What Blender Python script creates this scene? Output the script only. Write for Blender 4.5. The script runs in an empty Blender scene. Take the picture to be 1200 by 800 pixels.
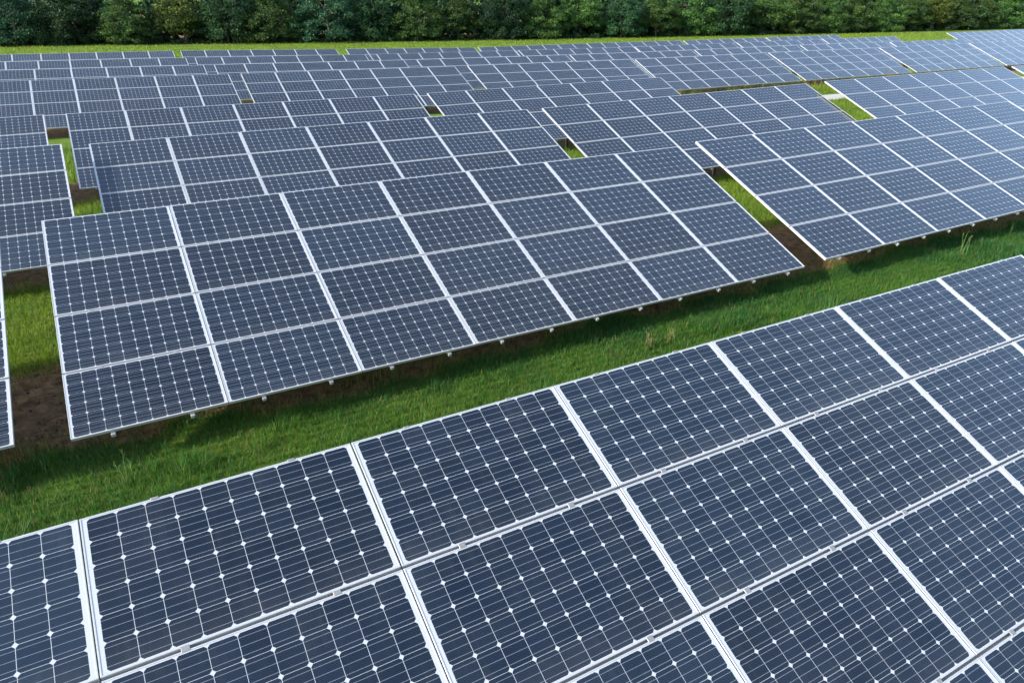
import bpy, bmesh, math, random
import numpy as np
from mathutils import Matrix, Vector

random.seed(7)
rng = np.random.default_rng(11)
S = bpy.context.scene
COL = S.collection
R = math.radians

# ------------------------------------------------------------------ helpers
def link(o):
    COL.objects.link(o); return o

def tag(o, label=None, cat=None, group=None, kind=None):
    if label: o['label'] = label
    if cat: o['category'] = cat
    if group: o['group'] = group
    if kind: o['kind'] = kind
    return o

def empty(name, loc=(0, 0, 0), rot=(0, 0, 0)):
    o = bpy.data.objects.new(name, None)
    o.location = loc; o.rotation_euler = rot; o.empty_display_size = .3
    return link(o)

def obj(name, me, parent=None, loc=(0, 0, 0), rot=(0, 0, 0)):
    o = bpy.data.objects.new(name, me)
    o.location = loc; o.rotation_euler = rot
    if parent: o.parent = parent
    return link(o)

def np_mesh(name, verts, faces, mat, colors=None, smooth=False, nper=None):
    """verts (n,3); faces: list of arrays (m,k) with k fixed per array."""
    me = bpy.data.meshes.new(name)
    me.vertices.add(len(verts))
    me.vertices.foreach_set('co', np.asarray(verts, np.float32).ravel())
    loops = np.concatenate([f.ravel() for f in faces]).astype(np.int32)
    tot = np.concatenate([np.full(len(f), f.shape[1], np.int32) for f in faces])
    start = np.concatenate([[0], np.cumsum(tot)[:-1]]).astype(np.int32)
    me.loops.add(len(loops)); me.loops.foreach_set('vertex_index', loops)
    me.polygons.add(len(tot)); me.polygons.foreach_set('loop_start', start)
    me.polygons.foreach_set('loop_total', tot)
    if smooth: me.polygons.foreach_set('use_smooth', np.ones(len(tot), bool))
    if colors is not None:
        a = me.attributes.new('Col', 'FLOAT_COLOR', 'POINT')
        c = np.ones((len(verts), 4), np.float32); c[:, :3] = colors
        a.data.foreach_set('color', c.ravel())
    me.update(calc_edges=True); me.validate()
    me.materials.append(mat)
    return me

def bm_mesh(name, bm, mats):
    me = bpy.data.meshes.new(name)
    bmesh.ops.recalc_face_normals(bm, faces=bm.faces)
    bm.to_mesh(me); bm.free()
    for m in mats: me.materials.append(m)
    return me

def add_box(bm, c, s, rotx=0.0, bevel=0.0, mi=0):
    r = bmesh.ops.create_cube(bm, size=1.0)
    vs = r['verts']
    M = Matrix.Translation(c) @ Matrix.Rotation(rotx, 4, 'X') @ Matrix.Diagonal((s[0], s[1], s[2], 1))
    bmesh.ops.transform(bm, matrix=M, verts=vs)
    fs = {f for v in vs for f in v.link_faces}
    if bevel > 0:
        es = list({e for v in vs for e in v.link_edges})
        rb = bmesh.ops.bevel(bm, geom=es, offset=bevel, segments=1, affect='EDGES')
        fs |= set(rb['faces'])
    for f in fs:
        if f.is_valid: f.material_index = mi

def box_mesh(name, s, mat, bevel=.004):
    bm = bmesh.new(); add_box(bm, (0, 0, 0), s, 0, bevel)
    return bm_mesh(name, bm, [mat])

# value noise (vectorised)
_H = np.random.default_rng(3).random((256, 256))
def vnoise(x, y, s=1.0, seed=0):
    x = np.asarray(x) * s + seed * 17.3; y = np.asarray(y) * s + seed * 9.1
    xi = np.floor(x).astype(int); yi = np.floor(y).astype(int)
    fx = x - xi; fy = y - yi
    fx = fx * fx * (3 - 2 * fx); fy = fy * fy * (3 - 2 * fy)
    a = _H[xi & 255, yi & 255]; b = _H[(xi + 1) & 255, yi & 255]
    c = _H[xi & 255, (yi + 1) & 255]; d = _H[(xi + 1) & 255, (yi + 1) & 255]
    return (a * (1 - fx) + b * fx) * (1 - fy) + (c * (1 - fx) + d * fx) * fy
def fbm(x, y, s=1.0, seed=0, o=4):
    t = 0; a = .5; n = 0
    for k in range(o):
        t = t + a * vnoise(x, y, s * 2 ** k, seed + k); n += a; a *= .55
    return t / n
def smooth(a, b, x):
    t = np.clip((x - a) / (b - a), 0., 1.); return t * t * (3 - 2 * t)

# ------------------------------------------------------------------ materials
def new_mat(name):
    m = bpy.data.materials.new(name); m.use_nodes = True
    nt = m.node_tree; nt.nodes.clear()
    out = nt.nodes.new('ShaderNodeOutputMaterial')
    p = nt.nodes.new('ShaderNodeBsdfPrincipled')
    nt.links.new(p.outputs[0], out.inputs[0])
    return m, nt, p, out

class NT:
    def __init__(s, nt): s.nt = nt
    def node(s, t, **kw):
        n = s.nt.nodes.new(t)
        for k, v in kw.items(): setattr(n, k, v)
        return n
    def lk(s, a, b): s.nt.links.new(a, b)
    def m(s, op, a, b=None, c=None, clamp=False):
        n = s.nt.nodes.new('ShaderNodeMath'); n.operation = op; n.use_clamp = clamp
        for i, v in enumerate((a, b, c)):
            if v is None: continue
            if isinstance(v, (int, float)): n.inputs[i].default_value = v
            else: s.lk(v, n.inputs[i])
        return n.outputs[0]
    def mix(s, f, a, b, blend='MIX'):
        n = s.nt.nodes.new('ShaderNodeMix'); n.data_type = 'RGBA'; n.blend_type = blend
        for sock, v in ((n.inputs[0], f), (n.inputs[6], a), (n.inputs[7], b)):
            if isinstance(v, (int, float)): sock.default_value = v
            elif isinstance(v, tuple): sock.default_value = (*v, 1)
            else: s.lk(v, sock)
        return n.outputs[2]
    def noise(s, vec, scale, detail=4, rough=.55):
        n = s.nt.nodes.new('ShaderNodeTexNoise')
        n.inputs['Scale'].default_value = scale; n.inputs['Detail'].default_value = detail
        n.inputs['Roughness'].default_value = rough
        if vec is not None: s.lk(vec, n.inputs['Vector'])
        return n.outputs[0]
    def ramp(s, f, lo, hi):
        n = s.nt.nodes.new('ShaderNodeMapRange'); s.lk(f, n.inputs[0])
        n.inputs[1].default_value = lo; n.inputs[2].default_value = hi
        return n.outputs[0]
    def bump(s, h, strength, dist):
        n = s.nt.nodes.new('ShaderNodeBump'); n.inputs['Strength'].default_value = strength
        n.inputs['Distance'].default_value = dist; s.lk(h, n.inputs['Height']); return n.outputs[0]

MW, MH = 1.6555, 0.9805          # module size
CP, RP = 1.665, 0.9990           # column and row pitch
CELLX, CELLY = 0.1588, 0.1582
def mat_cells():
    m, nt, p, out = new_mat('solar_cells_under_glass'); N = NT(nt)
    tc = N.node('ShaderNodeTexCoord'); sx = N.node('ShaderNodeSeparateXYZ'); N.lk(tc.outputs['Object'], sx.inputs[0])
    inf = N.node('ShaderNodeObjectInfo')
    u = N.m('ADD', N.m('DIVIDE', sx.outputs[0], CELLX), 5.0)
    v = N.m('ADD', N.m('DIVIDE', sx.outputs[1], CELLY), 3.0)
    fu, fv = N.m('FLOOR', u), N.m('FLOOR', v)
    a = N.m('ABSOLUTE', N.m('SUBTRACT', N.m('SUBTRACT', u, fu), .5))
    bs = N.m('SUBTRACT', N.m('SUBTRACT', v, fv), .5)
    b = N.m('ABSOLUTE', bs)
    ina = N.m('LESS_THAN', a, .5 - .0085)
    inb = N.m('LESS_THAN', b, .5 - .0065)
    rad = N.m('LESS_THAN', N.m('SQRT', N.m('ADD', N.m('MULTIPLY', a, a), N.m('MULTIPLY', b, b))), .632)
    inu = N.m('LESS_THAN', N.m('ABSOLUTE', N.m('SUBTRACT', u, 5.0)), 5.0)
    inv = N.m('LESS_THAN', N.m('ABSOLUTE', N.m('SUBTRACT', v, 3.0)), 3.0)
    cell = N.m('MULTIPLY', N.m('MULTIPLY', N.m('MULTIPLY', ina, inb), rad), N.m('MULTIPLY', inu, inv))
    # three busbars per cell
    b1 = N.m('LESS_THAN', N.m('ABSOLUTE', N.m('SUBTRACT', b, .325)), .0090)
    b0 = N.m('LESS_THAN', b, .0090)
    bus = N.m('MULTIPLY', N.m('MAXIMUM', b0, b1), cell)
    # slight per-cell tint
    cmb = N.node('ShaderNodeCombineXYZ'); N.lk(fu, cmb.inputs[0]); N.lk(fv, cmb.inputs[1])
    N.lk(N.m('MULTIPLY', inf.outputs['Random'], 97.0), cmb.inputs[2])
    wn = N.node('ShaderNodeTexWhiteNoise', noise_dimensions='3D'); N.lk(cmb.outputs[0], wn.inputs[0])
    c1 = N.mix(wn.outputs[0], (.0062, .0125, .025), (.0115, .0195, .036))
    c1 = N.mix(N.m('MULTIPLY', inf.outputs['Random'], .45), c1, (.0095, .0190, .031))
    tone = N.m('ADD', N.m('MULTIPLY', inf.outputs['Random'], .45), .60)
    vs = N.node('ShaderNodeVectorMath', operation='SCALE'); N.lk(c1, vs.inputs[0]); N.lk(tone, vs.inputs['Scale'])
    base = N.mix(cell, (.43, .45, .48), vs.outputs[0])
    base = N.mix(bus, base, (.145, .175, .215))
    # dust film, thicker towards the low edge of every module
    off = N.node('ShaderNodeVectorMath', operation='ADD'); N.lk(tc.outputs['Object'], off.inputs[0])
    cm2 = N.node('ShaderNodeCombineXYZ'); N.lk(N.m('MULTIPLY', inf.outputs['Random'], 40.0), cm2.inputs[0]); N.lk(cm2.outputs[0], off.inputs[1])
    n1 = N.noise(off.outputs[0], 3.0, 5, .62)
    low = N.ramp(sx.outputs[1], -.30, -.49)
    st = N.node('ShaderNodeVectorMath', operation='MULTIPLY'); N.lk(off.outputs[0], st.inputs[0]); st.inputs[1].default_value = (22, 1.6, 1)
    n2 = N.noise(st.outputs[0], 1.0, 4, .6)
    streak = N.m('MULTIPLY', N.m('MULTIPLY', N.ramp(n2, .50, .78), N.ramp(n1, .38, .62)), .035)
    dust = N.m('ADD', streak, N.m('ADD', N.m('MULTIPLY', N.ramp(n1, .42, .75), .018), N.m('MULTIPLY', N.m('MULTIPLY', low, n1), .075)))
    base = N.mix(dust, base, (.30, .28, .24))
    N.lk(base, p.inputs['Base Color'])
    N.lk(N.m('ADD', N.m('MULTIPLY', n1, .16), .05), p.inputs['Roughness'])
    p.inputs['IOR'].default_value = 1.58
    return m

def mat_metal(name, col, rough, metal, streak=.25):
    m, nt, p, out = new_mat(name); N = NT(nt)
    tc = N.node('ShaderNodeTexCoord'); inf = N.node('ShaderNodeObjectInfo')
    n1 = N.noise(tc.outputs['Object'], 9.0, 6, .65)
    dk = tuple(c * .72 for c in col)
    c = N.mix(N.m('MULTIPLY', N.ramp(n1, .35, .75), streak), col, dk)
    N.lk(c, p.inputs['Base Color'])
    N.lk(N.m('ADD', N.m('MULTIPLY', n1, .2), rough - .1), p.inputs['Roughness'])
    p.inputs['Metallic'].default_value = metal
    return m

M_CELL = mat_cells()
M_FRAME = mat_metal('anodised_aluminium', (.48, .495, .51), .42, .3)
M_GALV = mat_metal('galvanised_steel', (.30, .30, .29), .55, .5, .6)
M_BACK = mat_metal('white_backsheet', (.70, .71, .72), .6, 0, .1)

def mat_attr(name, rough, transl=.35, var=.25, spec=.3):
    m = bpy.data.materials.new(name); m.use_nodes = True
    nt = m.node_tree; nt.nodes.clear(); N = NT(nt)
    out = N.node('ShaderNodeOutputMaterial'); p = N.node('ShaderNodeBsdfPrincipled'); t = N.node('ShaderNodeBsdfTranslucent')
    ms = N.node('ShaderNodeMixShader'); at = N.node('ShaderNodeAttribute'); at.attribute_name = 'Col'
    inf = N.node('ShaderNodeObjectInfo')
    hs = N.node('ShaderNodeHueSaturation'); N.lk(at.outputs['Color'], hs.inputs['Color'])
    N.lk(N.m('ADD', N.m('MULTIPLY', inf.outputs['Random'], .024), .492), hs.inputs['Hue'])
    N.lk(N.m('ADD', N.m('MULTIPLY', inf.outputs['Random'], var * 2), 1 - var), hs.inputs['Value'])
    N.lk(hs.outputs[0], p.inputs['Base Color']); N.lk(hs.outputs[0], t.inputs['Color'])
    p.inputs['Roughness'].default_value = rough; p.inputs['Specular IOR Level'].default_value = spec
    ms.inputs[0].default_value = transl
    N.lk(p.outputs[0], ms.inputs[1]); N.lk(t.outputs[0], ms.inputs[2]); N.lk(ms.outputs[0], out.inputs[0])
    return m
M_GRASS = mat_attr('grass_blades', .55, .5, 0.0)
M_LEAF = mat_attr('tree_leaves', .6, .30, .32)
M_WEED = mat_attr('weed_leaves', .55, .35, .1)

def mat_bark():
    m, nt, p, out = new_mat('bark'); N = NT(nt)
    tc = N.node('ShaderNodeTexCoord'); n1 = N.noise(tc.outputs['Object'], 5.0, 6, .7)
    N.lk(N.mix(n1, (.040, .034, .028), (.120, .108, .092)), p.inputs['Base Color']); p.inputs['Roughness'].default_value = .9
    return m
M_BARK = mat_bark()

def mat_ground():
    m, nt, p, out = new_mat('field_soil_and_turf'); N = NT(nt)
    tc = N.node('ShaderNodeTexCoord'); P = tc.outputs['Object']
    at = N.node('ShaderNodeAttribute'); at.attribute_name = 'soil'
    nb = N.noise(P, .35, 5); nm = N.noise(P, 2.2, 6, .65); nf = N.noise(P, 28.0, 5, .7); ns = N.noise(P, 7.0, 6, .7)
    g = N.mix(N.ramp(nb, .35, .65), (.075, .135, .016), (.140, .195, .020))
    g = N.mix(N.m('MULTIPLY', N.ramp(nm, .45, .70), .55), g, (.040, .085, .010))
    g = N.mix(N.m('MULTIPLY', N.ramp(nf, .50, .75), .5), g, (.150, .165, .045))
    s = N.mix(N.ramp(ns, .35, .68), (.085, .047, .023), (.300, .180, .092))
    s = N.mix(N.m('MULTIPLY', N.ramp(nf, .55, .75), .6), s, (.150, .100, .058))
    s = N.mix(N.m('MULTIPLY', N.ramp(nm, .52, .68), .6), s, (.085, .075, .018))
    msk = N.m('ADD', at.outputs['Fac'], N.m('MULTIPLY', N.m('SUBTRACT', nm, .5), .9))
    msk = N.ramp(msk, .38, .60)
    N.lk(N.mix(msk, g, s), p.inputs['Base Color'])
    p.inputs['Roughness'].default_value = .95; p.inputs['Specular IOR Level'].default_value = .1
    h = N.m('ADD', N.m('MULTIPLY', ns, .6), N.m('MULTIPLY', nf, .4))
    N.lk(N.bump(h, .9, .06), p.inputs['Normal'])
    return m
M_GROUND = mat_ground()
def mat_gravel():
    m, nt, p, out = new_mat('crushed_stone'); N = NT(nt)
    tc = N.node('ShaderNodeTexCoord'); n1 = N.noise(tc.outputs['Object'], 20, 6, .7); n2 = N.noise(tc.outputs['Object'], 1.2, 4)
    c = N.mix(n1, (.30, .285, .26), (.46, .44, .41)); c = N.mix(N.m('MULTIPLY', N.ramp(n2, .5, .75), .4), c, (.30, .27, .20))
    N.lk(c, p.inputs['Base Color']); p.inputs['Roughness'].default_value = .9
    N.lk(N.bump(n1, .6, .03), p.inputs['Normal'])
    return m
M_GRAVEL = mat_gravel()

# ------------------------------------------------------------------ solar tables: measured top-left corner, rise along the row, extra tilt
TILT = R(22.77)
GRP = 'solar tables in rows across the field'
T = [
 ('nearest solar table, filling the foreground and cut by the bottom edge of the frame', 1, -2.275, 4.211, 2.202, -.0010, -.0079, 3),
 ('second-row solar table cut by the left frame edge, beside the bare soil gap', 2, -13.170, 11.835, 2.181, 0, .0209, 3),
 ('whole solar table behind the front grass aisle, its near left corner over bare brown soil', 2, -1.019, 11.831, 2.142, -.0026, .0005, 3),
 ('second-row solar table with a bright sunlit left side, running off the right frame edge', 2, 11.03, 11.749, 2.188, .0085, .0068, 3),
 ('third-row solar table cut by the left frame edge, left of the narrow green gap', 3, -12.48, 18.71, 2.08, 0, -.0015, 2),
 ('third-row solar table directly behind the whole table with the bare soil corner', 3, -.332, 19.397, 1.933, -.002, .0035, 2),
 ('third-row solar table just left of the grass gap with the white gravel patch', 3, 11.952, 19.579, 1.882, .010, .0023, 2),
 ('third-row solar table just right of the grass gap with the white gravel patch', 3, 23.997, 19.071, 2.104, .0023, .0048, 2),
 ('third-row solar table showing only a sliver at the right frame edge', 3, 36.28, 19.05, 2.13, .002, .005, 2),
 ('fourth-row solar table cut by the left frame edge, left of the small brown gap', 4, -13.083, 26.555, 1.744, 0, .0002, 1),
 ('fourth-row solar table between the small brown gap at left and the tiny weedy gap', 4, -.884, 27.013, 1.676, -.0074, -.0054, 1),
 ('fourth-row solar table at the right end of its row, ending beside the weedy verge', 4, 11.409, 27.321, 1.556, .0031, .0067, 1),
]
ORD = {5: 'fifth', 6: 'sixth', 7: 'seventh', 8: 'eighth and last'}
PLACE = ['leftmost', 'second from left', 'third from left', 'fourth from left', 'fifth from left', 'sixth from left', 'seventh from left']
FAR = {
 5: (39.45, [(-5.624, 1.674, -.0133), (6.591, 1.512, -.0119), (19.043, 1.364, -.0082), (31.064, 1.265, .0005), (43.11, 1.271, -.0024), (55.364, 1.242, .001), (67.406, 1.254, .0005)]),
 6: (47.0, [(-5.742, 1.551, -.014), (6.463, 1.38, -.0148), (19.009, 1.195, -.0097), (30.993, 1.079, -.0041), (42.956, 1.03, .002), (55.108, 1.054, -.0062), (67.37, .978, -.0031)]),
 7: (54.5, [(-5.816, 1.457, -.0133), (6.373, 1.296, -.0168), (18.897, 1.085, -.0095), (30.955, .971, -.0076), (42.798, .881, .0018), (55.028, .903, .0002), (67.109, .905, .0001)]),
 8: (61.5, [(-5.867, 1.441, -.0094), (6.283, 1.327, -.0217), (18.751, 1.057, -.0194), (30.785, .823, .0003), (42.471, .827, -.0036), (54.536, .783, .0001), (66.449, .784, 0)]),
}
for r, (Y, L) in FAR.items():
    for i, (x, z, s) in enumerate(L):
        T.append(('%s solar table of the %s row from the front' % (PLACE[i], ORD[r]), r, x, Y, z, s, 0, 1))
T.append(('distant solar table with a short bright left edge, right of the far grass patch', 7, 88.117, 54.5, 1.07, .003, 0, 1))
T.append(('farthest solar table in the top right corner, just below the trees', 7, 99.688, 54.5, 1.115, .003, 0, 1))

TW = 7 * CP
CT, ST = math.cos(TILT), math.sin(TILT)
HALF = 2 * RP                       # half the slope length
TOPH, BOTH = .55 + 2 * HALF * ST, .55

# ------------------------------------------------------------------ ground height from the tables standing on it
_px = np.array([t[2] + TW / 2 for t in T]); _py = np.array([t[3] - HALF * CT for t in T]); _pz = np.array([t[4] - TOPH for t in T])
QC = [0.38956, .00091417, -.03697445, .000145403, -.00037792, .000344087]
def quad(x, y):
    x = np.clip(x, -25, 105); y = np.clip(y, -6, 64)
    return QC[0] + QC[1] * x + QC[2] * y + QC[3] * x * x + QC[4] * x * y + QC[5] * y * y
_pr = _pz - quad(_px, _py)
FARZ = -2.0
def gz(x, y):
    x = np.asarray(x, float); y = np.asarray(y, float)
    num = np.zeros(np.broadcast(x, y).shape); den = num + .02
    for a, b, r in zip(_px, _py, _pr):
        w = np.exp(-(((x - a) / 6.5) ** 2 + ((y - b) / 3.2) ** 2)); num = num + w * r; den = den + w
    f = smooth(66, 118, y)
    return (quad(x, y) + num / den) * (1 - f) + FARZ * f

def soil_mask(x, y):
    m = np.zeros(np.shape(x))
    e = (fbm(x, y, 1.1, 5) - .5) * .9
    for t in T:
        x0, y1 = t[2], t[3]; y0 = y1 - 2 * HALF * CT
        wx = smooth(x0 - 1.0, x0 - .5, x) * (1 - smooth(x0 + TW + .5, x0 + TW + 1.0, x))
        wy = smooth(y0 + .35, y0 + .85, y + e) * (1 - smooth(y1 - .55, y1 + .0, y + e))
        m = np.maximum(m, wx * wy)
    # worn verge along the fifth row
    m = np.maximum(m, .8 * smooth(34.2, 34.9, y + e) * (1 - smooth(36, 36.6, y)) * smooth(18, 20, x) * (1 - smooth(80, 82, x)))
    return m

TL = [(-40, 147), (-10, 140), (25, 128), (65, 117.5), (117, 107.5), (160, 100), (215, 95)]        # foot of the wood, west to east
def axis(segs):
    out = []
    for a, b, n in segs: out += list(np.linspace(a, b, n, endpoint=False))
    return np.array(out + [segs[-1][1]])
gx = axis([(-1500, -200, 12), (-200, -40, 16), (-40, -16, 40), (-16, 30, 400), (30, 110, 160), (110, 260, 40), (260, 2500, 14)])
gy = axis([(-400, -30, 10), (-30, 0, 20), (0, 34, 300), (34, 75, 110), (75, 180, 60), (180, 2500, 16)])
XX, YY = np.meshgrid(gx, gy, indexing='ij')
ZZ = gz(XX, YY)
SM = soil_mask(XX, YY)
SM = np.maximum(SM, 1.3 * smooth(-.5, 1.5, YY - np.interp(XX, [a for a, b in TL], [b for a, b in TL])) * (YY < 400))
near = (XX > -16) & (XX < 30) & (YY > 0) & (YY < 34)
ZZ = ZZ + near * ((fbm(XX, YY, 4.0, 2) - .5) * (.03 + .10 * SM) + (fbm(XX, YY, .8, 8) - .5) * .08)
nx, ny = len(gx), len(gy)
I = np.arange(nx * ny).reshape(nx, ny)
F = np.stack([I[:-1, :-1], I[1:, :-1], I[1:, 1:], I[:-1, 1:]], -1).reshape(-1, 4)
me = np_mesh('ground', np.stack([XX, YY, ZZ], -1).reshape(-1, 3), [F], M_GROUND, smooth=True)
a = me.attributes.new('soil', 'FLOAT', 'POINT'); a.data.foreach_set('value', SM.astype(np.float32).ravel())
tag(obj('ground', me), kind='structure')

# gravel service path between the fourth and fifth rows
px = np.linspace(27, 62, 71); py = np.linspace(0, 1, 9)
PX, PT = np.meshgrid(px, py, indexing='ij')
PY = 29.3 + .35 * (vnoise(PX, 0 * PX, .3, 4) - .5) + PT * (2.4 + .5 * (vnoise(PX, 0 * PX, .45, 6) - .5))
edge = np.where((PT == 0) | (PT == 1), -.05, .035)
PZ = gz(PX, PY) + edge
I = np.arange(PX.size).reshape(PX.shape)
F = np.stack([I[:-1, :-1], I[1:, :-1], I[1:, 1:], I[:-1, 1:]], -1).reshape(-1, 4)
tag(obj('path', np_mesh('path', np.stack([PX, PY, PZ], -1).reshape(-1, 3), [F], M_GRAVEL, smooth=True)), kind='structure')

# ------------------------------------------------------------------ module meshes
def laminate_bm(bm):
    w, h = MW / 2 - .0025, MH / 2 - .0025
    vs = [bm.verts.new(c) for c in ((-w, -h, -.0025), (w, -h, -.0025), (w, h, -.0025), (-w, h, -.0025), (-w, -h, -.0085), (w, -h, -.0085), (w, h, -.0085), (-w, h, -.0085))]
    f = bm.faces.new(vs[:4]); f.material_index = 0
    f = bm.faces.new(vs[7:3:-1]); f.material_index = 1
    for i in range(4):
        f = bm.faces.new((vs[i], vs[i + 4], vs[(i + 1) % 4 + 4], vs[(i + 1) % 4])); f.material_index = 1
def frame_bm(bm, mi=0, lip=.0090, depth=.040, ch=.0012):
    w, h = MW / 2, MH / 2
    prof = [(0, -depth), (0, -ch), (ch, 0), (lip - ch * .6, 0), (lip, -ch * .6), (lip, -.0020), (.0030, -.0095), (.0030, -depth + .002), (.024, -depth + .002), (.024, -depth)]
    ring = []
    for sx, sy in ((-1, -1), (1, -1), (1, 1), (-1, 1)):
        ring.append([bm.verts.new((sx * (w - d), sy * (h - d), z)) for d, z in prof])
    n = len(prof)
    for i in range(4):
        A, B = ring[i], ring[(i + 1) % 4]
        for k in range(n):
            f = bm.faces.new((A[k], B[k], B[(k + 1) % n], A[(k + 1) % n])); f.material_index = mi
bm = bmesh.new(); laminate_bm(bm)
# junction box on the back
add_box(bm, (0, .36, -.0195), (.11, .09, .021), 0, .003, 1)
ME_PANEL = bm_mesh('solar_panel', bm, [M_CELL, M_BACK])
bm = bmesh.new(); frame_bm(bm); ME_FRAME = bm_mesh('frame', bm, [M_FRAME])
bm = bmesh.new(); laminate_bm(bm); frame_bm(bm, 2); ME_PANEL_FAR = bm_mesh('solar_panel_with_frame', bm, [M_CELL, M_BACK, M_FRAME])

RAIL_L = 4 * RP + .02
ME_RAIL = box_mesh('rail', (.046, RAIL_L, .050), M_FRAME, .003)
ME_PURLIN = box_mesh('purlin', (TW - .60, .06, .11), M_GALV, .004)
ME_STRIP = box_mesh('joint_strip', (TW - .02, .075, .003), M_GALV, .0008)
ME_CLAMP = box_mesh('clamp', (.046, .036, .008), M_GALV, .002)
ME_CLAMP_END = box_mesh('end_clamp', (.046, .016, .009), M_GALV, .002)
def post_mesh(h):
    bm = bmesh.new()                         # C-section steel post
    for c, s in (((0, .032, 0), (.10, .006, h)), ((-.047, 0, 0), (.006, .058, h)), ((.047, 0, 0), (.006, .058, h)), ((-.037, -.029, 0), (.018, .005, h)), ((.037, -.029, 0), (.018, .005, h))):
        add_box(bm, (c[0], c[1], h / 2 + c[2]), s)
    return bm_mesh('post', bm, [M_GALV])
SF, SB = -.95, 1.15                          # slope positions of the purlins
def sl(s, dz):                                # point on the slope, dz along the normal
    return (s * CT - dz * ST, BOTH + (HALF + s) * ST + dz * CT)
UND = -.040 - .050 - .055
ME_POST = {}
for k, s in (('f', SF), ('b', SB)):
    yy, zz = sl(s, UND - .05); ME_POST[k] = (yy, post_mesh(zz + .45))
bm = bmesh.new()                              # plain mounting frame for the tables too far to show their rails
for c in range(7):
    for q in (-.42, .42):
        y, z = sl(-.01, -.040 - .025); add_box(bm, ((c - 3) * CP + q, y, z), (.046, RAIL_L, .050), TILT)
for s in (SF, SB):
    y, z = sl(s, UND - .003); add_box(bm, (0, y, z), (TW - .60, .06, .11), TILT)
for s in (-RP, 0, RP):
    y, z = sl(s, -.0385); add_box(bm, (0, y, z), (TW - .02, .03, .002), TILT)
ME_MOUNT = bm_mesh('mounting_frame', bm, [M_GALV])
bm = bmesh.new()                              # slanting brace between front and rear post
y0, z0 = ME_POST['f'][0], .12; y1, z1 = ME_POST['b'][0], sl(SB, UND - .1)[1] - .15
add_box(bm, (.056, (y0 + y1) / 2, (z0 + z1) / 2), (.008, math.hypot(y1 - y0, z1 - z0), .045), math.atan2(z1 - z0, y1 - y0))
ME_BRACE = bm_mesh('brace', bm, [M_GALV])

rj = random.Random(5)
for label, row, x0, ytop, ztop, slope, dt, lod in T:
    rot = (-dt, -slope, 0)
    ctr = Matrix.Rotation(-slope, 3, 'Y') @ Matrix.Rotation(-dt, 3, 'X') @ Vector((-TW / 2, HALF * CT, TOPH))
    t = empty('solar_table', Vector((x0, ytop, ztop)) - ctr, rot)
    tag(t, label, 'solar table', GRP)
    for j in range(4):
        for c in range(7):
            y, z = sl(HALF - (j + .5) * RP, 0)
            jit = (TILT + R(rj.gauss(0, .10)), R(rj.gauss(0, .10)), 0)
            if lod >= 2:
                p = obj('solar_panel', ME_PANEL, t, ((c - 3) * CP + rj.gauss(0, .0006), y, z), jit)
                obj('frame', ME_FRAME, p)
            else:
                obj('solar_panel', ME_PANEL_FAR, t, ((c - 3) * CP, y, z), jit)
    if lod >= 2:
        for c in range(7):
            for q in (-.42, .42):
                y, z = sl(-.014 + rj.gauss(0, .005), -.0450 - .025)
                obj('rail', ME_RAIL, t, ((c - 3) * CP + q, y, z), (TILT, 0, 0))
                if lod == 3:
                    for s, off in ((-HALF + .010, 0), (-RP, 0), (0, 0), (RP, 0), (HALF - .010, 0)):
                        y, z = sl(s + off, -.002)
                        obj('clamp', ME_CLAMP if abs(s) < HALF - .1 else ME_CLAMP_END, t, ((c - 3) * CP + q, y, z), (TILT, 0, 0))
        for s in (-RP, 0, RP):
            y, z = sl(s, -.0428); obj('joint_strip', ME_STRIP, t, (0, y, z), (TILT, 0, 0))
        for s in (SF, SB):
            y, z = sl(s, UND - .008); obj('purlin', ME_PURLIN, t, (0, y, z), (TILT, 0, 0))
    else:
        obj('mounting_frame', ME_MOUNT, t)
    for xx in (-2.9, -.97, .97, 2.9):
        for k in 'fb':
            obj('post', ME_POST[k][1], t, (xx, ME_POST[k][0], -.45))
        if lod >= 2: obj('brace', ME_BRACE, t, (xx, 0, 0))

# ------------------------------------------------------------------ grass
def blades(x, y, L, w, col, lean=.5, z=None):
    """one curved blade per point: quad + tip triangle"""
    n = len(x); z = gz(x, y) + (fbm(x, y, .8, 8) - .5) * .08 * ((x > -16) & (x < 30) & (y < 34)) - .01 if z is None else z
    th = rng.uniform(0, 2 * np.pi, n); ph = th + np.pi / 2 + rng.normal(0, .5, n)
    ln = np.abs(rng.normal(0, lean, n)) * L
    dx, dy = np.cos(ph) * ln, np.sin(ph) * ln
    wx, wy = np.cos(th) * w / 2, np.sin(th) * w / 2
    h = np.sqrt(np.maximum(L * L - (ln * .8) ** 2, (.35 * L) ** 2))
    V = np.empty((n, 5, 3))
    V[:, 0] = np.c_[x - wx, y - wy, z]; V[:, 1] = np.c_[x + wx, y + wy, z]
    V[:, 2] = np.c_[x + wx * .8 + dx * .35, y + wy * .8 + dy * .35, z + h * .58]
    V[:, 3] = np.c_[x - wx * .8 + dx * .35, y - wy * .8 + dy * .35, z + h * .58]
    V[:, 4] = np.c_[x + dx, y + dy, z + h]
    C = np.repeat(col[:, None, :], 5, 1)
    return V, C

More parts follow.
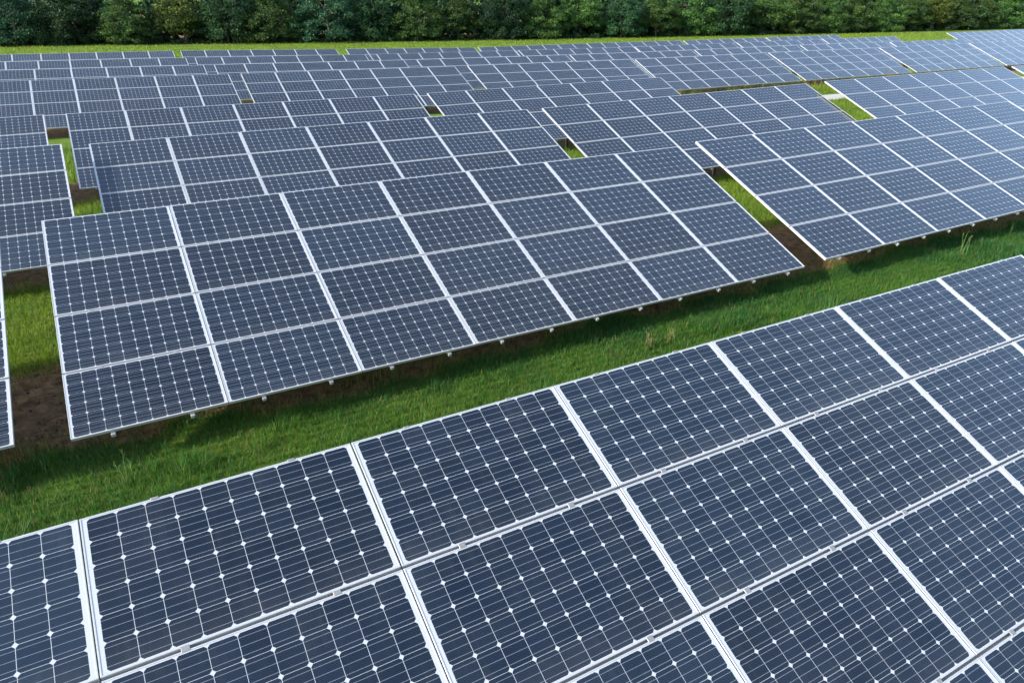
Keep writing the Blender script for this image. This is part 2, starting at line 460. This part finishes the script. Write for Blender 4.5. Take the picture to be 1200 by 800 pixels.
def grass_cols(x, y, n):
    k = np.clip(fbm(x, y, .55, 21) * 1.6 - .45 + .6 * smooth(8.6, 7.2, y) * .6 + .62 * smooth(10, 12, y) + rng.normal(0, .22, n), 0, 1)[:, None]  # dark-to-pale shift along y puts shaded and sunlit grass into blade colour
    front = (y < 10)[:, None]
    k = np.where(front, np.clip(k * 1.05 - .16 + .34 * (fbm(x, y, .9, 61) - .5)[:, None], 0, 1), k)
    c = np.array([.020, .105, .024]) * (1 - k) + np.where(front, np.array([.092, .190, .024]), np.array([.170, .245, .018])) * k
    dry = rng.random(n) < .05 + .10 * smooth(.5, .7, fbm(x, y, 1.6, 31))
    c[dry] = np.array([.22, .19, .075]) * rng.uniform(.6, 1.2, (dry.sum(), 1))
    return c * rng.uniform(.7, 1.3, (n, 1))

GV, GC = [], []
REG = [ # x0,x1,y0,y1, blades per m2, length, width
 (-4.2, 18.5, 7.0, 9.4, 3200, .105, .0062), (-5, 19, 5.4, 7.0, 500, .20, .009),
 (-3.2, .9, 10.9, 16.2, 1900, .11, .0080), (10.2, 17.6, 11.0, 16.6, 1100, .12, .010),
 (-2.6, 1.6, 18.6, 23.8, 700, .17, .012), (10.5, 16.5, 18.8, 24.2, 500, .17, .013),
 (30, 46, 21.5, 29, 220, .18, .022), (34, 46, 32.4, 34.5, 220, .2, .022), (17, 62, 33.2, 36.6, 200, .34, .022),
 (-4, 4, 26.5, 33, 120, .2, .022), (9, 18, 26.5, 33.5, 120, .2, .02),
 (-20, 130, 63.5, 82, 12, .14, .05), (-20, 150, 82, 140, 8, .17, .08)]
for x0, x1, y0, y1, d, L, w in REG:
    n = int((x1 - x0) * (y1 - y0) * d)
    x = rng.uniform(x0, x1, n); y = rng.uniform(y0, y1, n)
    # tufted
    ctr = rng.random(n) < .6; s = .05 + w * 3
    x = np.where(ctr, np.round(x / (s * 2.2)) * s * 2.2 + rng.normal(0, s * .55, n), x)
    y = np.where(ctr, np.round(y / (s * 2.2)) * s * 2.2 + rng.normal(0, s * .55, n), y)
    sm = soil_mask(x, y)
    keep = rng.random(n) < np.clip(1.05 - 1.25 * sm, .10 + .34 * smooth(.52, .68, fbm(x, y, 2.2, 71)), 1) * np.where(y > 33.2, np.where(y < 36.6, .8, 1), 1)
    keep &= ~((y > 29.2) & (y < 32.4) & (x > 27) & (x < 62))
    x, y, sm = x[keep], y[keep], sm[keep]; n = len(x)
    ll = L * rng.uniform(.55, 1.35, n) * (.45 + 1.0 * fbm(x, y, .7, 41) + .9 * smooth(.60, .78, fbm(x, y, 1.3, 51))) * (1 + .35 * (sm > .15))
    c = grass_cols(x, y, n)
    br = (sm > .12) & (rng.random(n) < .45 + .3 * (sm > .5))
    c[br] = np.array([.24, .19, .060]) * rng.uniform(.5, 1.3, (br.sum(), 1))
    if y0 > 33: c = c * 1.05
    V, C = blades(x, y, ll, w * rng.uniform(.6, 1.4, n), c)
    GV.append(V); GC.append(C)
V = np.concatenate(GV).reshape(-1, 3); C = np.concatenate(GC).reshape(-1, 3)
n = len(V) // 5; b = np.arange(n)[:, None] * 5
tag(obj('grass', np_mesh('grass', V, [b + np.array([[0, 1, 2, 3]]), b + np.array([[3, 2, 4]])], M_GRASS, C)),
    'short green grass growing in the aisles and gaps between the solar tables', 'grass', kind='stuff')

# clods and dry stalks lying on the bare soil
def clods():
    n = 2600; x = np.concatenate([rng.uniform(-3, 1, n // 2), rng.uniform(-1, 18, n - n // 2)]); y = np.concatenate([rng.uniform(8.5, 12.2, n // 2), rng.uniform(8.4, 9.6, n - n // 2)])
    k = soil_mask(x, y) > .35; x, y = x[k], y[k]; n = len(x)
    r = rng.uniform(.005, .022, n); z = gz(x, y) + (fbm(x, y, .8, 8) - .5) * .08 + r * .3
    o = np.array([[1, 0, 0], [0, 1, 0], [-1, 0, 0], [0, -1, 0], [0, 0, .8], [0, 0, -.8]], float)
    V = o[None] * r[:, None, None] * rng.uniform(.6, 1.4, (n, 6, 1)) + np.stack([x, y, z], -1)[:, None, :]
    f = np.array([[0, 1, 4], [1, 2, 4], [2, 3, 4], [3, 0, 4], [1, 0, 5], [2, 1, 5], [3, 2, 5], [0, 3, 5]])
    Fc = (np.arange(n)[:, None, None] * 6 + f[None]).reshape(-1, 3)
    C = np.repeat(np.array([.170, .104, .055]) * rng.uniform(.3, 1.7, (n, 1)), 6, 0)
    return np_mesh('soil_clods', V.reshape(-1, 3), [Fc], M_GRASS, C)
tag(obj('soil_clods', clods()), 'small brown clods of earth scattered on the bare soil', 'soil clods', kind='stuff')

# tall single weeds
def weed_mesh(seed, H, nst, col, wid=.006):
    r = np.random.default_rng(seed); VV, FF4, FF3, CC = [], [], [], []
    k = 0
    for s in range(nst):
        a0 = r.uniform(0, 6.28); ln = r.uniform(.05, .35); h = H * r.uniform(.6, 1)
        bx, by = r.normal(0, .03, 2)
        def pt(t): return np.array([bx + math.cos(a0) * ln * h * t * t, by + math.sin(a0) * ln * h * t * t, h * t])
        for q in range(4):
            p0, p1 = pt(q / 4), pt((q + 1) / 4); w0 = .006 * (1 - q / 5)
            VV += [p0 + [-w0, 0, 0], p0 + [w0, 0, 0], p1 + [w0 * .8, 0, 0], p1 + [-w0 * .8, 0, 0]]
            FF4.append([k, k + 1, k + 2, k + 3]); k += 4; CC += [col * .8] * 4
        for q in range(9):
            t = r.uniform(.15, 1); p = pt(t); a = r.uniform(0, 6.28); L = H * r.uniform(.12, .3) * (1.15 - .6 * t)
            d = np.array([math.cos(a), math.sin(a), r.uniform(1.8, 5.0)]); d /= np.linalg.norm(d); sd = np.array([-math.sin(a), math.cos(a), 0]) * wid
            VV += [p, p + d * L * .5 + sd * .5, p + d * L * 1.3 + [0, 0, -.35 * L], p + d * L * .5 - sd * .5]
            FF4.append([k, k + 1, k + 2, k + 3]); k += 4; CC += [col * r.uniform(.75, 1.35)] * 4
    return np_mesh('weed', np.array(VV), [np.array(FF4)], M_WEED, np.array(CC))
GREEN, PALE, STRAW = np.array([.075, .15, .03]), np.array([.16, .24, .075]), np.array([.27, .235, .11])
for lab, x, y, H, ns, col, sd in (
    ('tall pale green weed leaning in the dark grass above the nearest table, far left', -.55, 7.75, .55, 3, PALE, 1),
    ('tall light green weed in the front grass aisle at the right', 14.95, 7.78, .50, 4, PALE, 2),
    ('broad green weed clump at the right edge of the front grass aisle', 17.15, 8.05, .42, 5, GREEN, 3),
    ('dry straw-coloured grass clump behind the nearest table, near the middle of its top edge', 6.62, 7.55, .34, 14, STRAW, 4),
    ('dry yellowish stalks beside the straw-coloured clump at the aisle middle', 7.05, 7.58, .32, 10, np.array([.20, .21, .08]), 5)):
    o = obj('weed', weed_mesh(sd, H, ns, col), None, (x, y, float(gz(x, y)) - .01), (0, 0, sd))
    tag(o, lab, 'weed', 'taller weeds in the front aisle')

# ------------------------------------------------------------------ trees
def leaf_quads(c, s, r, nrm=None):
    """n leaf clump faces: folded rhombs centred on c with size s"""
    n = len(c)
    d = r.normal(size=(n, 3)); d[:, 2] *= .6; d /= np.linalg.norm(d, axis=1)[:, None]
    u = np.cross(d, r.normal(size=(n, 3))); u /= np.linalg.norm(u, axis=1)[:, None]
    v = np.cross(d, u)
    s = s[:, None]
    V = np.empty((n, 4, 3))
    V[:, 0] = c - u * s * .55; V[:, 1] = c + v * s * .34 + d * s * .10; V[:, 2] = c + u * s * .55; V[:, 3] = c - v * s * .34 + d * s * .10
    return V
def crown_points(r, H, base, rad, nclump, nleaf, low=.55):
    """clump centres over an uneven crown volume, leaves on their outsides"""
    pts, cc = [], []
    for k in range(nclump):
        t = r.beta(1.05, 1.35)                     # more clumps low, where the picture looks
        zc = base + (H - base) * t
        prof = (low + (1 - low) * math.sin(math.pi * min(1, .25 + t * .75))) * (1 - .75 * max(0, t - .6) / .4)
        a = r.uniform(0, 2 * math.pi); q = rad * prof * math.sqrt(r.uniform(.12, 1)) * (1 + .22 * math.sin(3 * a + k))
        c = np.array([math.cos(a) * q, math.sin(a) * q, zc + r.normal(0, .15)])
        cr = r.uniform(.35, 1.05) * (.75 + .25 * rad / 3)
        n = int(nleaf * (cr / .8) ** 2)
        d = r.normal(size=(n, 3)); d /= np.linalg.norm(d, axis=1)[:, None]
        d[:, 2] = np.abs(d[:, 2]) * r.choice([1, 1, 1, -.7], n)
        p = c + d * cr * np.array([1, 1, .62]) * (.45 + np.abs(r.normal(0, .42, (n, 1))))
        tint = r.uniform(0, 1)
        pts.append(p); cc.append(np.full(n, tint))
    return np.concatenate(pts), np.concatenate(cc)
def leaf_cols(t, r, A, B):
    n = len(t); t = np.clip(t + r.normal(0, .18, n), 0, 1)[:, None]
    return (np.array(A) * (1 - t) + np.array(B) * t) * r.uniform(.75, 1.25, (n, 1))
def tube(path, rads, seg=8):
    V, Fq = [], []
    path = [np.array(p, float) for p in path]
    for i, (p, rr) in enumerate(zip(path, rads)):
        d = path[min(i + 1, len(path) - 1)] - path[max(i - 1, 0)]; d /= np.linalg.norm(d)
        u = np.cross(d, [0, 1, .01]); u /= np.linalg.norm(u); v = np.cross(d, u)
        for k in range(seg):
            a = 2 * math.pi * k / seg; V.append(p + (u * math.cos(a) + v * math.sin(a)) * rr)
    for i in range(len(path) - 1):
        for k in range(seg): Fq.append([i * seg + k, i * seg + (k + 1) % seg, (i + 1) * seg + (k + 1) % seg, (i + 1) * seg + k])
    return np.array(V), np.array(Fq)
def trunk_mesh(r, H, rad, rb):
    VV, FF, k = [], [], 0
    def put(path, rads):
        nonlocal k
        V, Fq = tube(path, rads); VV.append(V); FF.append(Fq + k); k += len(V)
    n = 7; lean = r.normal(0, .05, 2)
    p = [np.array([lean[0] * z + .12 * math.sin(z * .9 + rb), lean[1] * z + .1 * math.cos(z * .8), z]) for z in np.linspace(-.3, H * .82, n)]
    put(p, [rb * (1.25, 1, .88, .72, .52, .3, .06)[i] for i in range(n)])
    for b in range(9):
        z = H * r.uniform(.16, .7); i = min(n - 2, int((z + .3) / (H * .82 + .3) * (n - 1))); q = p[i]
        a = r.uniform(0, 6.28); L = rad * r.uniform(.6, .95); up = r.uniform(.25, .9)
        pts = [q + np.array([math.cos(a + .25 * s) * L * s, math.sin(a + .25 * s) * L * s, up * L * s]) for s in (0, .35, .7, 1)]
        put(pts, [rb * .42, rb * .3, rb * .18, rb * .05])
    return np_mesh('trunk', np.concatenate(VV), [np.concatenate(FF)], M_BARK, smooth=True)
def crown_mesh(r, H, base, rad, ncl, nl, A, B, size=(.13, .30), low=.6):
    p, t = crown_points(r, H, base, rad, ncl, nl, low)
    V = leaf_quads(p, r.uniform(*size, len(p)), r); C = np.repeat(leaf_cols(t, r, A, B), 4, 0)
    return np_mesh('crown', V.reshape(-1, 3), [np.arange(len(V) * 4).reshape(-1, 4)], M_LEAF, C)

DK = ((.009, .036, .014), (.027, .078, .022)); MD = ((.015, .052, .014), (.070, .135, .024)); YL = ((.036, .072, .012), (.115, .155, .024)); BL = ((.008, .036, .017), (.022, .078, .030))
KINDS = {  # H, base, rad, colours, trunk radius
 'dark': (7.9, .8, 4.2, DK, .20), 'mid': (7.7, .7, 4.4, MD, .22), 'yellow': (7.7, 1.5, 3.5, YL, .34), 'cool': (8.1, .6, 4.2, BL, .2), 'open': (7.9, 1.9, 4.2, MD, .17), 'young': (6.6, .4, 2.9, MD, .12)}
PRO = {}
for i, (k, (H, bs, rad, c, tr)) in enumerate(KINDS.items()):
    r = np.random.default_rng(100 + i)
    PRO[k] = (trunk_mesh(r, H, rad, tr), crown_mesh(r, H, bs, rad, 200, 92, *c))

def tline(x): return float(np.interp(x, [a for a, b in TL], [b for a, b in TL]))
NAMES = {'dark': 'dark green tree', 'mid': 'mid green tree', 'yellow': 'yellow-green leafy tree', 'cool': 'bluish green tree', 'open': 'mid green tree with high crown', 'young': 'low bushy young tree'}
SEQ = ['cool', 'dark', 'mid', 'yellow', 'dark', 'mid', 'cool', 'dark', 'mid', 'open', 'cool', 'mid', 'open', 'dark', 'open', 'mid', 'dark', 'open', 'mid', 'mid', 'young', 'mid', 'open', 'yellow', 'mid', 'young', 'mid']
NTH = ['first', 'second', 'third', 'fourth', 'fifth', 'sixth', 'seventh', 'eighth', 'ninth', 'tenth', 'eleventh', 'twelfth', 'thirteenth', 'fourteenth', 'fifteenth', 'sixteenth', 'seventeenth', 'eighteenth', 'nineteenth', 'twentieth', 'twenty-first', 'twenty-second', 'twenty-third', 'twenty-fourth', 'twenty-fifth', 'twenty-sixth', 'twenty-seventh']
rt = random.Random(4)
for i, k in enumerate(SEQ):
    x = -8 + i * 7.3 + rt.uniform(-1.0, 1.0); y = tline(x) + rt.uniform(.5, 3.0)
    s = rt.uniform(.88, 1.12)
    t = empty('tree', (x, y, float(gz(x, y)) - .05), (0, 0, rt.uniform(0, 6.28))); t.scale = (s, s, s * rt.uniform(.92, 1.08))
    tag(t, '%s, %s from left in the treeline' % (NAMES[k], NTH[i]), 'tree', 'trees along the edge of the wood')
    obj('trunk', PRO[k][0], t); obj('crown', PRO[k][1], t)

# the wood behind as one mass, shade between crowns put into its leaf colour
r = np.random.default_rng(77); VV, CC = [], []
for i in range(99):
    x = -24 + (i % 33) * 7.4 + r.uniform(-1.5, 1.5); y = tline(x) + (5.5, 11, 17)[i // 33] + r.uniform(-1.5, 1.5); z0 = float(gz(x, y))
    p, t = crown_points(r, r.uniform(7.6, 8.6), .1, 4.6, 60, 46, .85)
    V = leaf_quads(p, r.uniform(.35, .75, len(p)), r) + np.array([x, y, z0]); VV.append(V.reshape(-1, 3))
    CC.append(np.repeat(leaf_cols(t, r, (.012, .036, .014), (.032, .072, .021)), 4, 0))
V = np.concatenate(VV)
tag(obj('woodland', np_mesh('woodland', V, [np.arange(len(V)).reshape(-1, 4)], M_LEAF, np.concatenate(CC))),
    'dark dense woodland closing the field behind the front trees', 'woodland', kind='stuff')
# undergrowth at the wood's foot
VV, CC = [], []
for i in range(620):
    x = r.uniform(-22, 215); y = tline(x) + r.uniform(-.6, 8); z0 = float(gz(x, y)); R0 = r.uniform(.4, 1.5)
    n = int(90 * R0); d = r.normal(size=(n, 3)); d /= np.linalg.norm(d, axis=1)[:, None]; d[:, 2] = np.abs(d[:, 2])
    p = d * R0 * np.array([1, 1, .9]) * r.uniform(.4, 1.05, (n, 1)) + np.array([x, y, z0])
    VV.append(leaf_quads(p, r.uniform(.15, .34, n), r).reshape(-1, 3)); CC.append(np.repeat(leaf_cols(np.full(n, r.uniform(0, .8)), r, (.012, .036, .014), (.034, .075, .022)), 4, 0))
V = np.concatenate(VV)
tag(obj('undergrowth', np_mesh('undergrowth', V, [np.arange(len(V)).reshape(-1, 4)], M_LEAF, np.concatenate(CC))),
    'dark shrubby undergrowth along the foot of the wood', 'undergrowth', kind='stuff')

# ------------------------------------------------------------------ light, sky, camera
SUN_EL, SUN_AZ = 26.0, -90.0        # low sun in the west, left of the view and along the aisles
w = bpy.data.worlds.new('World'); S.world = w; w.use_nodes = True
N = NT(w.node_tree); bg = w.node_tree.nodes['Background']
sky = N.node('ShaderNodeTexSky', sky_type='NISHITA'); sky.sun_disc = False
sky.sun_elevation = R(SUN_EL); sky.sun_rotation = R(SUN_AZ); sky.air_density = 1.0; sky.dust_density = 1.5; sky.ozone_density = 1.0
hs = N.node('ShaderNodeHueSaturation'); hs.inputs['Saturation'].default_value = .98
N.lk(sky.outputs[0], hs.inputs['Color'])
tcw = N.node('ShaderNodeTexCoord'); mp = N.node('ShaderNodeVectorMath', operation='MULTIPLY'); N.lk(tcw.outputs['Generated'], mp.inputs[0]); mp.inputs[1].default_value = (1.0, 1.6, 2.4)
cl = N.m('MULTIPLY', N.ramp(N.noise(mp.outputs[0], 1.7, 7, .58), .46, .76), .36)
N.lk(N.mix(cl, hs.outputs[0], (2.6, 3.3, 4.4)), bg.inputs['Color']); bg.inputs['Strength'].default_value = .135
sl_ = bpy.data.lights.new('sun', 'SUN'); sl_.energy = 2.5; sl_.angle = R(2.0); sl_.color = (1, .93, .80)
so = link(bpy.data.objects.new('sun', sl_))
dirv = Vector((math.cos(R(SUN_EL)) * math.sin(R(SUN_AZ)), math.cos(R(SUN_EL)) * math.cos(R(SUN_AZ)), math.sin(R(SUN_EL))))
so.rotation_euler = dirv.to_track_quat('Z', 'Y').to_euler(); so.location = dirv * 60

cam = bpy.data.cameras.new('camera'); co = link(bpy.data.objects.new('camera', cam)); S.camera = co
cam.sensor_fit = 'HORIZONTAL'; cam.sensor_width = 36; cam.lens = 36 * 839.19 / 1200; cam.clip_start = .05; cam.clip_end = 5000
rx, fw = Vector((.873598, -.486648, 0)), Vector((.438168, .78657, -.435105)); up = rx.cross(fw)
M = Matrix((rx, up, -fw)).transposed().to_4x4(); M.translation = (0, 0, 5.0); co.matrix_world = M

S.render.engine = 'CYCLES'
S.cycles.use_denoising = True
S.view_settings.view_transform = 'Standard'; S.view_settings.look = 'None'; S.view_settings.gamma = 1
S.view_settings.exposure = 1.66
